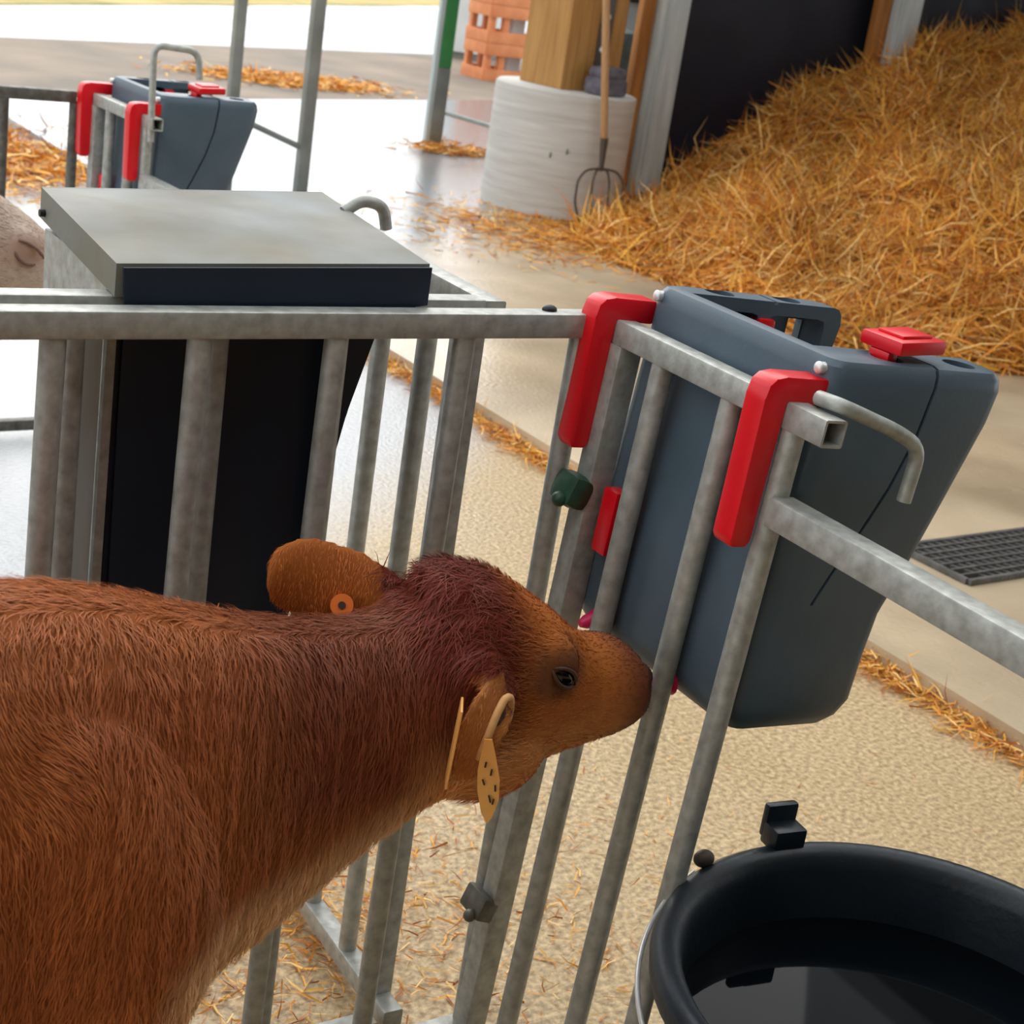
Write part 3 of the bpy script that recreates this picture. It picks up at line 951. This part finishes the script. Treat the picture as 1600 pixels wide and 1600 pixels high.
def calf_mesh(voxel):
    bm = bmesh.new()
    n = 28
    rings = []
    for x, y, zt, zb, w, egg in catmull(ST, 3):
        mid, h = (zt + zb) / 2, (zt - zb) / 2
        ring = []
        for k in range(n):
            a = 2 * math.pi * k / n
            cs, sn = math.cos(a), math.sin(a)
            yy = w * math.copysign(abs(cs) ** 0.86, cs) * (1 + egg * sn)
            zz = h * math.copysign(abs(sn) ** 0.94, sn)
            ring.append(bm.verts.new((x, y + yy, mid + zz)))
        rings.append(ring)
    for a, b in zip(rings, rings[1:]):
        for k in range(n):
            bm.faces.new((a[k], a[(k + 1) % n], b[(k + 1) % n], b[k]))
    bm.faces.new(rings[0][::-1])
    bm.faces.new(rings[-1])
    for s in (-1, 1):
        # shoulder, fore leg
        sphere_bm(bm, (-0.735, CY + s * 0.075, 0.640), (0.125, 0.085, 0.21), Matrix.Rotation(-0.25, 3, 'Y'), 24, 16)
        tube_bm(bm, [(-0.715, CY + s * 0.05, 0.74), (-0.712, CY + s * 0.072, 0.62), (-0.722, CY + s * 0.084, 0.50), (-0.725, CY + s * 0.092, 0.38), (-0.712, CY + s * 0.088, 0.27), (-0.712, CY + s * 0.088, 0.225), (-0.72, CY + s * 0.088, 0.13), (-0.72, CY + s * 0.088, 0.085), (-0.705, CY + s * 0.088, 0.05), (-0.70, CY + s * 0.088, 0.0)],
                [0.03, 0.078, 0.078, 0.055, 0.037, 0.034, 0.023, 0.027, 0.028, 0.034], 18)
        # hind leg
        sphere_bm(bm, (-1.29, CY + s * 0.078, 0.66), (0.12, 0.085, 0.19), None, 20, 14)
        tube_bm(bm, [(-1.27, CY + s * 0.095, 0.60), (-1.235, CY + s * 0.105, 0.48), (-1.30, CY + s * 0.10, 0.38), (-1.375, CY + s * 0.09, 0.29), (-1.36, CY + s * 0.088, 0.22), (-1.345, CY + s * 0.088, 0.12), (-1.34, CY + s * 0.088, 0.08), (-1.325, CY + s * 0.088, 0.045), (-1.315, CY + s * 0.088, 0.0)],
                [0.10, 0.075, 0.052, 0.034, 0.028, 0.023, 0.027, 0.028, 0.033], 18)
        # brow and cheek
        sphere_bm(bm, (-0.228, CY + 0.014 + s * 0.060, 0.803), (0.036, 0.022, 0.026), Matrix.Rotation(0.55, 3, 'Y'))
        sphere_bm(bm, (-0.285, CY + 0.014 + s * 0.046, 0.690), (0.075, 0.040, 0.055))
        # nostril wing
        sphere_bm(bm, (-0.082, CY + 0.014 + s * 0.034, 0.752), (0.017, 0.017, 0.014))
        # ear root
        sphere_bm(bm, (-0.330, CY + 0.014 + s * 0.070, 0.812), (0.028, 0.026, 0.026))
    # poll knob and lower lip
    sphere_bm(bm, (-0.335, CY + 0.014, 0.872), (0.036, 0.05, 0.026))
    sphere_bm(bm, (-0.105, CY + 0.014, 0.684), (0.030, 0.036, 0.016))
    # tail
    tube_bm(bm, [(-1.39, CY, 0.85), (-1.435, CY, 0.78), (-1.45, CY, 0.60), (-1.445, CY, 0.42)], [0.03, 0.022, 0.016, 0.02], 12)
    ear(bm, EAR_F, [0.022, 0.036, 0.046, 0.048, 0.043, 0.030, 0.012], (0.22, 0.05, 1.0), [0.016, 0.011, 0.009, 0.008, 0.008, 0.008, 0.006], 0.12)
    ear(bm, EAR_N, [0.018, 0.024, 0.027, 0.027, 0.024, 0.017, 0.008], [(-0.3, 0.5, 0.8), (-0.7, -0.1, 0.7), (-0.9, 0.1, 0.3), (-1, 0.25, 0.1), (-1, 0.3, 0.0), (-1, 0.3, 0.0), (-1, 0.3, 0.0)], [0.016, 0.010, 0.008, 0.008, 0.008, 0.007, 0.006], -0.45)
    bmesh.ops.recalc_face_normals(bm, faces=bm.faces)
    me = bpy.data.meshes.new('calf_raw')
    bm.to_mesh(me)
    bm.free()
    o = bpy.data.objects.new('calf_raw', me)
    COL.objects.link(o)
    md = o.modifiers.new('r', 'REMESH')
    md.mode = 'VOXEL'
    md.voxel_size = voxel
    sm = o.modifiers.new('s', 'SMOOTH')
    sm.factor = 0.5
    sm.iterations = 8
    dg = bpy.context.evaluated_depsgraph_get()
    out = bpy.data.meshes.new_from_object(o.evaluated_get(dg))
    bpy.data.objects.remove(o)
    out.polygons.foreach_set('use_smooth', [True] * len(out.polygons))
    return out

def sstep(a, b, x):
    t_ = np.clip((x - a) / (b - a), 0, 1)
    return t_ * t_ * (3 - 2 * t_)

def vnoise(p, f, seed=0):
    """cheap smooth noise from sines"""
    r = np.random.default_rng(seed)
    v = np.zeros(len(p))
    for k in range(5):
        d = r.normal(size=3)
        v += np.sin(p @ d * f * (0.7 + 0.3 * k) + r.uniform(0, 6.28))
    return v / 5

def mixc(c, d, w):
    return c * (1 - w[:, None]) + np.array(d[:3])[None] * w[:, None]

def coat_brown(p):
    """coat colouring of the red-brown calf, from its own markings"""
    x, y, z = p[:, 0], p[:, 1], p[:, 2]
    c = np.tile(np.array(lin(182, 104, 52)[:3]), (len(p), 1))
    n1 = vnoise(p, 14, 3)
    c = mixc(c, lin(154, 78, 38), np.clip(0.5 + n1, 0, 1) * 0.6)
    neck = sstep(-0.66, -0.50, x) * (1 - sstep(-0.30, -0.22, x)) * sstep(0.60, 0.72, z)
    c = mixc(c, lin(118, 56, 36), neck * 0.8)
    poll = sstep(-0.42, -0.36, x) * (1 - sstep(-0.27, -0.20, x)) * sstep(0.76, 0.82, z)
    c = mixc(c, lin(116, 42, 26), poll * 0.85)
    face = sstep(-0.30, -0.24, x)
    c = mixc(c, lin(206, 120, 52), face * 0.8)
    eyed = np.sqrt(((x + 0.225) / 0.045) ** 2 + ((z - 0.792) / 0.034) ** 2)
    c = mixc(c, lin(104, 66, 44), (1 - sstep(0.5, 1.3, eyed)) * 0.8)
    muz = sstep(-0.145, -0.09, x)
    c = mixc(c, lin(122, 66, 48), muz * 0.85)
    lips = sstep(-0.155, -0.115, x) * (1 - sstep(0.692, 0.706, z))
    c = mixc(c, lin(92, 50, 40), lips * 0.85)
    nose = sstep(-0.088, -0.074, x) * sstep(0.705, 0.72, z)
    c = mixc(c, lin(84, 60, 52), nose * 0.9)
    jaw = (1 - sstep(0.67, 0.765, z)) * sstep(-0.42, -0.34, x) * (1 - sstep(-0.13, -0.08, x))
    c = mixc(c, lin(246, 176, 108), jaw * 0.8)
    # pale throat and brisket
    zb_ = np.interp(x, [-0.78, -0.64, -0.56, -0.50, -0.44, -0.40, -0.36], [0.41, 0.45, 0.486, 0.52, 0.562, 0.588, 0.61])
    wd = np.interp(x, [-0.66, -0.56, -0.46, -0.38], [0.10, 0.085, 0.05, 0.03])
    thr = (1 - sstep(0.0, 0.07, z - zb_ - wd)) * sstep(-0.70, -0.64, x) * (1 - sstep(-0.40, -0.34, x))
    c = mixc(c, lin(246, 200, 150), thr * 0.85)
    belly = 1 - sstep(0.44, 0.56, z)
    c = mixc(c, lin(214, 150, 92), belly * 0.6)
    # ears: pale rims on the near one, tan back on the far one
    earn = (np.abs(y + 0.36) < 0.035) & (x < -0.312) & (x > -0.40) & (z < 0.815) & (z > 0.69) & (y < -0.338)
    c[earn] = np.array(lin(196, 124, 66)[:3])
    earf = (x < -0.37) & (y > -0.178) & (z > 0.775) & (x > -0.52)
    c[earf] = np.array(lin(190, 106, 46)[:3])
    hoof = 1 - sstep(0.035, 0.05, z)
    c = mixc(c, lin(60, 48, 42), hoof)
    return np.clip(c, 0.002, 1)

def coat_pale(p):
    c = np.tile(np.array(lin(206, 186, 168)[:3]), (len(p), 1))
    c = mixc(c, lin(186, 160, 142), np.clip(0.5 + vnoise(p, 12, 5), 0, 1) * 0.7)
    x, z = p[:, 0], p[:, 2]
    eyed = np.sqrt(((x + 0.225) / 0.05) ** 2 + ((z - 0.792) / 0.03) ** 2)
    c = mixc(c, lin(176, 138, 120), (1 - sstep(0.4, 1.4, eyed)) * 0.7)
    c = mixc(c, lin(190, 140, 126), sstep(-0.09, -0.055, x) * 0.8)
    return np.clip(c, 0.002, 1)

def fur(me, count, coat, sel, scale=1.0, seed=2):
    rg = np.random.default_rng(seed)
    me.calc_loop_triangles()
    nv = len(me.vertices)
    co = np.empty(nv * 3, np.float32); me.vertices.foreach_get('co', co); co = co.reshape(-1, 3)
    no = np.empty(nv * 3, np.float32); me.vertices.foreach_get('normal', no); no = no.reshape(-1, 3)
    tr = np.empty(len(me.loop_triangles) * 3, np.int32); me.loop_triangles.foreach_get('vertices', tr); tr = tr.reshape(-1, 3)
    cen = co[tr].mean(1)
    tr = tr[sel(cen)]
    a, b, c = co[tr[:, 0]], co[tr[:, 1]], co[tr[:, 2]]
    area = np.linalg.norm(np.cross(b - a, c - a), axis=1)
    pick = rg.choice(len(tr), count, p=area / area.sum())
    u = rg.random((count, 2)); fl = u.sum(1) > 1; u[fl] = 1 - u[fl]
    T = tr[pick]
    P = co[T[:, 0]] * (1 - u.sum(1))[:, None] + co[T[:, 1]] * u[:, :1] + co[T[:, 2]] * u[:, 1:]
    N = unit(no[T[:, 0]] * (1 - u.sum(1))[:, None] + no[T[:, 1]] * u[:, :1] + no[T[:, 2]] * u[:, 1:])
    x, y, z = P[:, 0], P[:, 1], P[:, 2]
    # hair flow: down and back on trunk and neck, back from the muzzle on the face
    flow = np.stack([np.full(count, -0.25), np.zeros(count), np.full(count, -1.0)], 1)
    hd = sstep(-0.36, -0.28, x)[:, None]
    flow = flow * (1 - hd) + np.array([[-1.0, 0, 0.25]]) * hd
    top = sstep(0.85, 0.99, N[:, 2])[:, None]
    flow = flow * (1 - top) + np.array([[-1.0, 0.0, -0.1]]) * top
    sw = vnoise(P, 22, 8)[:, None]
    flow = flow + np.concatenate([sw * 0.45, sw * 0.1, np.zeros_like(sw)], 1)
    # whorl at the shoulder
    wv = np.exp(-(((x + 0.80) / 0.05) ** 2 + ((z - 0.80) / 0.06) ** 2))[:, None] * (y < CY)[:, None]
    flow = flow + wv * np.array([[1.2, 0, 0.2]])
    poll = (sstep(-0.40, -0.36, x) * (1 - sstep(-0.28, -0.23, x)) * sstep(0.80, 0.86, z))[:, None]
    flow = flow + poll * (rg.normal(size=(count, 3)) * 0.35 + np.array([[-0.2, 0, 0.3]]))
    flow = flow + rg.normal(size=(count, 3)) * 0.16
    tan = unit(flow - N * (flow * N).sum(1)[:, None])
    L = 0.017 * np.ones(count)
    L *= 1 - 0.55 * sstep(-0.30, -0.22, x)
    L *= 1 - 0.4 * sstep(-0.14, -0.08, x)
    L += 0.004 * poll[:, 0]
    eye_d = np.sqrt(((x + 0.225) / 0.032) ** 2 + ((z - 0.792) / 0.022) ** 2)
    L *= 0.35 + 0.65 * sstep(0.7, 1.3, eye_d)
    earz = ((x < -0.312) & (y < -0.338) & (x > -0.40) & (z > 0.69) & (z < 0.815)) | ((x < -0.37) & (x > -0.52) & (y > -0.178) & (z > 0.775))
    L[earz] = 0.007
    L *= rg.uniform(0.7, 1.3, count) * scale
    clump = vnoise(np.stack([x * 3.2, y * 3.2, z * 0.8], 1), 40, 4)
    lift = 0.22 + 0.13 * clump
    D1 = tan * (L * 0.55)[:, None] + N * (L * lift)[:, None]
    D2 = tan * (L * 0.6)[:, None] + N * (L * (lift - 0.22))[:, None]
    side = unit(np.cross(tan, N))
    w = np.where(earz, 0.0004, 0.00055) * rg.uniform(0.7, 1.3, count)
    V, TT = strands(P - N * 0.0005, D1, D2, side, w)
    cc = coat(P) * (rg.uniform(0.78, 1.22, count) * (1 + 0.14 * clump))[:, None]
    C5 = np.repeat(cc[:, None, :], 5, 1)
    C5[:, 4] *= 1.15
    C5 = np.concatenate([C5.reshape(-1, 3), np.ones((count * 5, 1))], 1)
    return np_mesh('coat_hair', V, TT, C5)

def tint(me, coat, gain=0.8):
    nv = len(me.vertices)
    co = np.empty(nv * 3, np.float32); me.vertices.foreach_get('co', co); co = co.reshape(-1, 3).astype(float)
    c = coat(co) * gain
    at = me.color_attributes.new('tint', 'FLOAT_COLOR', 'POINT')
    at.data.foreach_set('color', np.concatenate([c, np.ones((nv, 1))], 1).astype(np.float32).ravel())

OR = Vector((-0.95, CY, 0.0))          # calf origin on the ground
def shift(me):
    me.transform(Matrix.Translation(-OR))
    return me

body_me = calf_mesh(0.0045)
pale_me = body_me.copy()
hair_me = fur(body_me, 170000, coat_brown, lambda c: (c[:, 0] > -1.5) & (c[:, 2] > 0.06))
hair2_me = fur(pale_me, 22000, coat_pale, lambda c: (c[:, 0] > -0.50), 0.8, 5)
tint(body_me, coat_brown)
tint(pale_me, coat_pale, 0.9)
for m_ in (body_me, pale_me, hair_me, hair2_me): shift(m_)

def cp(p): return tuple(Vector(p) - OR)
def eye(t, s, lid_m, closed=False):
    c = Vector((-0.223, CY + 0.014 + s * 0.0745, 0.789))
    rot = Matrix.Rotation(0.6, 3, 'Y')
    if not closed:
        bm = bmesh.new()
        sphere_bm(bm, cp(c), (0.0175, 0.0100, 0.0110), rot, 20, 14)
        e = bmobj('eye', bm, M['eye'], t, 180)
    else:
        e = None
    # eyelids: upper and lower rim
    for name, zz, drop in (('upper_eyelid', 1, 0.010), ('lower_eyelid', -1, 0.009)):
        if closed and zz > 0: continue
        pts = []
        for k in range(9):
            q = -1 + k / 4
            v = rot @ Vector((0.021 * q, s * (0.0095 - 0.006 * q * q), zz * drop * (1 - q * q) - (0.006 if closed else 0)))
            pts.append(cp(c + v))
        tube(name, pts, [0.001] + [0.0023] * 7 + [0.001], lid_m, e or t, 8, 180)
    if closed:
        pts = [cp(c + rot @ Vector((0.026 * (-1 + k / 4), s * 0.008, 0.010 + 0.006 * (1 - (-1 + k / 4) ** 2)))) for k in range(9)]
        tube('brow_fold', pts, [0.001] + [0.0026] * 7 + [0.001], lid_m, t, 8, 180)

def calf(loc, sc, rz, bme, hme, label, lid_m, closed):
    t = empty('calf', loc, rz)
    t.scale = (sc, sc, sc)
    body = link('body', bme, M['coat'], t)
    h = link('coat_hair', hme, M['hair'], body)
    tag(h, kind='stuff')
    for s in (-1, 1):
        eye(t, s, lid_m, closed)
    tag(t, label, 'calf')
    return t
c1 = calf(tuple(OR), 1.0, 0.0, body_me, hair_me, 'red-brown calf nosing the near milk feeder, with tags in both ears', M['lid_skin'], False)

# dark patch painting the shade inside the hanging ear, its pale rim, then the ear tags
bm = bmesh.new()
sphere_bm(bm, cp((-0.3285, -0.3685, 0.772)), (0.0065, 0.004, 0.019), Matrix.Rotation(0.25, 3, 'Y'))
bmobj('ear_shade', bm, M['lid_skin'], c1, 180)
tube('ear_rim', arc([cp((-0.349, -0.374, 0.735)), cp((-0.344, -0.377, 0.762)), cp((-0.336, -0.375, 0.785)), cp((-0.324, -0.368, 0.798)), cp((-0.313, -0.362, 0.795)), cp((-0.309, -0.360, 0.780)), cp((-0.313, -0.362, 0.765))], 3),
     0.0042, M['rim'], c1, 8, 180)
bm = bmesh.new()
box_bm(bm, cp((-0.380, -0.372, 0.757)), (0.034, 0.0026, 0.088), Matrix.Rotation(math.radians(59), 3, 'Z') @ Matrix.Rotation(0.05, 3, 'X'), 0.001)
tg = bmobj('ear_tag', bm, M['tag'], c1)
tg['label'] = 'orange-yellow plate seen edge-on behind the near ear'
Rt = Matrix.Rotation(-0.55, 3, 'Z') @ Matrix.Rotation(-0.10, 3, 'Y')
T0 = Vector(cp((-0.343, -0.386, 0.722)))
bm = bmesh.new()
pl = [(-0.005, 0.040), (0.003, 0.040), (0.008, 0.018), (0.0125, -0.006), (0.0125, -0.028), (0.006, -0.050), (0.001, -0.056), (-0.005, -0.044), (-0.010, -0.018), (-0.0105, 0.004), (-0.008, 0.022)]
plate_bm(bm, [T0 + Rt @ Vector((x, 0, z)) for x, z in pl], 0.0022)
tg2 = bmobj('ear_tag', bm, M['tag'], c1)
tg2['label'] = 'orange-yellow tag with dark print hanging from the near ear'
for (x0, z0, x1, z1) in ((-0.002, 0.016, -0.003, 0.010), (0.004, 0.008, 0.003, 0.001), (0.008, -0.010, 0.0085, -0.017), (-0.005, -0.004, -0.003, -0.010), (0.002, -0.022, 0.004, -0.030), (0.007, -0.026, 0.006, -0.032)):
    a = T0 + Rt @ Vector((x0, -0.0024, z0))
    b = T0 + Rt @ Vector((x1, -0.0024, z1))
    tube('print_stroke', [tuple(a), tuple(b)], 0.0010, M['ink'], tg2, 6)
bm = bmesh.new()
cc = Vector((-0.414, -0.168, 0.822))
vd = Vector((-0.46, -0.80, 0.38)).normalized()
tube_bm(bm, [cp(cc - vd * 0.004), cp(cc + vd * 0.003)], 0.0125, 20)
tg3 = bmobj('ear_tag_button', bm, M['tag_o'], c1)
bm = bmesh.new()
tube_bm(bm, [cp(cc + vd * 0.003), cp(cc + vd * 0.0045)], 0.0042, 16)
bmobj('button_hole', bm, M['ink'], tg3)
tg3['label'] = 'round orange tag button in the far ear'

# pale calf in the next pen, mostly outside the frame
calf((-1.155, 1.317, 0.0), 1.105, 0.0, pale_me, hair2_me, 'pale cream calf with closed eye at the left edge, behind the lidded rack', M['lid_pale'], True)

# ------------------------------------------------------------------ straw
STRAW = np.array([lin(240, 172, 76)[:3], lin(226, 148, 56)[:3], lin(250, 204, 128)[:3], lin(186, 108, 42)[:3], lin(234, 174, 70)[:3]])
def straw_blades(P, N, length, width, rg, lie=0.25, swirl=0.0):
    n = len(P)
    d = rg.normal(size=(n, 3))
    if swirl:
        fl = np.stack([vnoise(P, 3.2, 31), vnoise(P, 3.2, 32), vnoise(P, 3.2, 33)], 1)
        d = d * (1 - swirl * 0.6) + unit(fl) * 2.0 * swirl
    d = d - N * (d * N).sum(1)[:, None] * (1 - lie)
    d = unit(d)
    L = length * rg.uniform(0.45, 1.25, n)
    bend = rg.normal(size=(n, 3)) * 0.35
    D1 = d * (L * 0.5)[:, None]
    D2 = unit(d + bend - N * 0.15) * (L * 0.5)[:, None]
    side = unit(np.cross(d, rg.normal(size=(n, 3)) + N * 1.5))
    V, T = strands(P, D1, D2, side, width * rg.uniform(0.6, 1.3, n))
    c = STRAW[rg.integers(0, len(STRAW), n)] * rg.uniform(0.7, 1.2, n)[:, None]
    if swirl:
        c = c * (1.0 + 0.22 * vnoise(P, 4.5, 41))[:, None]
    C = np.concatenate([np.repeat(c[:, None], 5, 1).reshape(-1, 3), np.ones((n * 5, 1))], 1)
    return V, T, C

def heap_h(x, y):
    """height of the straw heap over the apron"""
    footx = np.interp(y, [2.2, 2.95, 3.3, 3.6, 4.3, 5.0, 5.5, 5.9, 6.25, 6.75], [5.2, 4.5, 3.95, 3.75, 3.72, 3.68, 3.8, 4.22, 4.7, 4.95])
    r = np.clip(x - footx, 0, None)
    at_wall = np.interp(x, [4.9, 5.4, 6.05, 7.05, 8.3, 9.6, 10.6], [0.10, 0.24, 0.72, 1.05, 1.40, 1.6, 1.65])
    front = np.interp(r, [0, 0.25, 0.8, 1.8, 3.0, 4.5], [0.0, 0.09, 0.20, 0.46, 0.80, 1.1])
    k = sstep(4.6, 6.6, y)
    h = front * (1 - k) + at_wall * k * sstep(0, 0.5, r)
    p = np.stack([x, y, 0 * x], -1).reshape(-1, 3)
    nz = (vnoise(p, 2.6, 1) * 0.09 + vnoise(p, 6.0, 2) * 0.11 + vnoise(p, 14, 6) * 0.06).reshape(x.shape)
    h = h * sstep(2.2, 3.0, y) + nz * sstep(0, 0.5, r) * (0.3 + 0.5 * sstep(0, 1.0, r))
    return np.where(r > 0, np.clip(h, -0.02, None), -0.02)

nx, ny = 150, 120
X, Y = np.meshgrid(np.linspace(3.5, 10.5, nx), np.linspace(2.0, 6.74, ny), indexing='ij')
Z = heap_h(X, Y)
Vh = np.stack([X, Y, 0.05 + Z], -1).reshape(-1, 3)
idx = np.arange(nx * ny).reshape(nx, ny)
q = np.stack([idx[:-1, :-1], idx[1:, :-1], idx[1:, 1:], idx[:-1, 1:]], -1).reshape(-1, 4)
Th = np.concatenate([q[:, [0, 1, 2]], q[:, [0, 2, 3]]])
me = np_mesh('straw_heap', Vh, Th)
heap = link('straw_heap', me, M['strawbed'], None, 180)
tag(heap, 'large heap of golden straw against the dark wall', 'straw heap', None, 'stuff')
rg = np.random.default_rng(21)
n = 130000
px = rg.uniform(3.55, 9.6, n * 2); py = rg.uniform(2.3, 6.68, n * 2)
hz = heap_h(px, py)
ok = hz > 0.0
px, py, hz = px[ok][:n], py[ok][:n], hz[ok][:n]
e = 0.05
gx_ = (heap_h(px + e, py) - heap_h(px - e, py)) / (2 * e)
gy_ = (heap_h(px, py + e) - heap_h(px, py - e)) / (2 * e)
Nn = unit(np.stack([-gx_, -gy_, np.ones_like(px)], 1))
Pp = np.stack([px, py, 0.05 + hz + rg.uniform(-0.01, 0.03, len(px))], 1)
V, T, C = straw_blades(Pp, Nn, 0.28, 0.0044, rg, 0.35, 0.3)
h = link('stalks', np_mesh('stalks', V, T, C), M['straw'], heap)
tag(h, kind='stuff')

def loose(name, label, n, fn, length=0.06, width=0.0018, lie=0.12, seed=3):
    rg = np.random.default_rng(seed)
    P = fn(rg, n)
    N = np.tile(np.array([[0, 0, 1.0]]), (len(P), 1))
    V, T, C = straw_blades(P, N, length, width, rg, lie)
    V[:, 2] = np.maximum(V[:, 2], (P[:, 2].min() + 0.0008))
    o = link(name, np_mesh(name, V, T, C), M['straw'])
    tag(o, label, 'straw', None, 'stuff')
    return o
def kerb_line(y0, y1, w, hgt):
    def f(rg, n):
        y = rg.uniform(y0, y1, n)
        keep = vnoise(np.stack([y, y * 0, y * 0], 1), 5, 12) + rg.normal(size=n) * 0.35 > -0.25
        y = y[keep]
        x = KX - np.abs(rg.normal(size=len(y))) * w
        return np.stack([x, y, 0.003 + np.abs(rg.normal(size=len(y))) * hgt], 1)
    return f
loose('kerb_straw', 'line of golden straw lying along the foot of the concrete kerb', 5200, kerb_line(-0.6, 4.2, 0.035, 0.014), 0.085, 0.0022, 0.2)
def patch(cx, cy, z, sx, sy, hgt=0.02):
    def f(rg, n):
        return np.stack([cx + rg.normal(size=n) * sx, cy + rg.normal(size=n) * sy, z + np.abs(rg.normal(size=n)) * hgt], 1)
    return f
loose('pen_straw', 'scattered short straw on the floor below the brown calf', 2600, patch(-0.30, 0.42, 0.002, 0.28, 0.22, 0.006), 0.045, 0.0016)
loose('floor_straw', 'thin scatter of straw bits on the concrete under the near milk feeder', 1300, patch(0.25, 0.05, 0.002, 0.40, 0.40, 0.003), 0.035, 0.0012, 0.05)
loose('gate_straw', 'small tuft of straw at the foot of the green gate post', 500, patch(4.62, 8.25, 0.052, 0.16, 0.06, 0.03), 0.12, 0.006, 0.2)
loose('yard_straw', 'golden straw band lying on the brown yard behind the slim grey posts', 3200, patch(5.15, 12.15, 0.005, 0.42, 0.22, 0.02), 0.14, 0.008, 0.1)
loose('left_straw', 'straw strewn over the wet concrete beyond the far side panel', 3800, patch(1.1, 7.3, 0.004, 0.45, 0.55, 0.03), 0.16, 0.006, 0.2)
loose('foot_straw', 'straw bits strewn in front of the white pier and heap', 2600, patch(3.85, 5.55, 0.053, 0.45, 0.40, 0.012), 0.12, 0.004, 0.15)
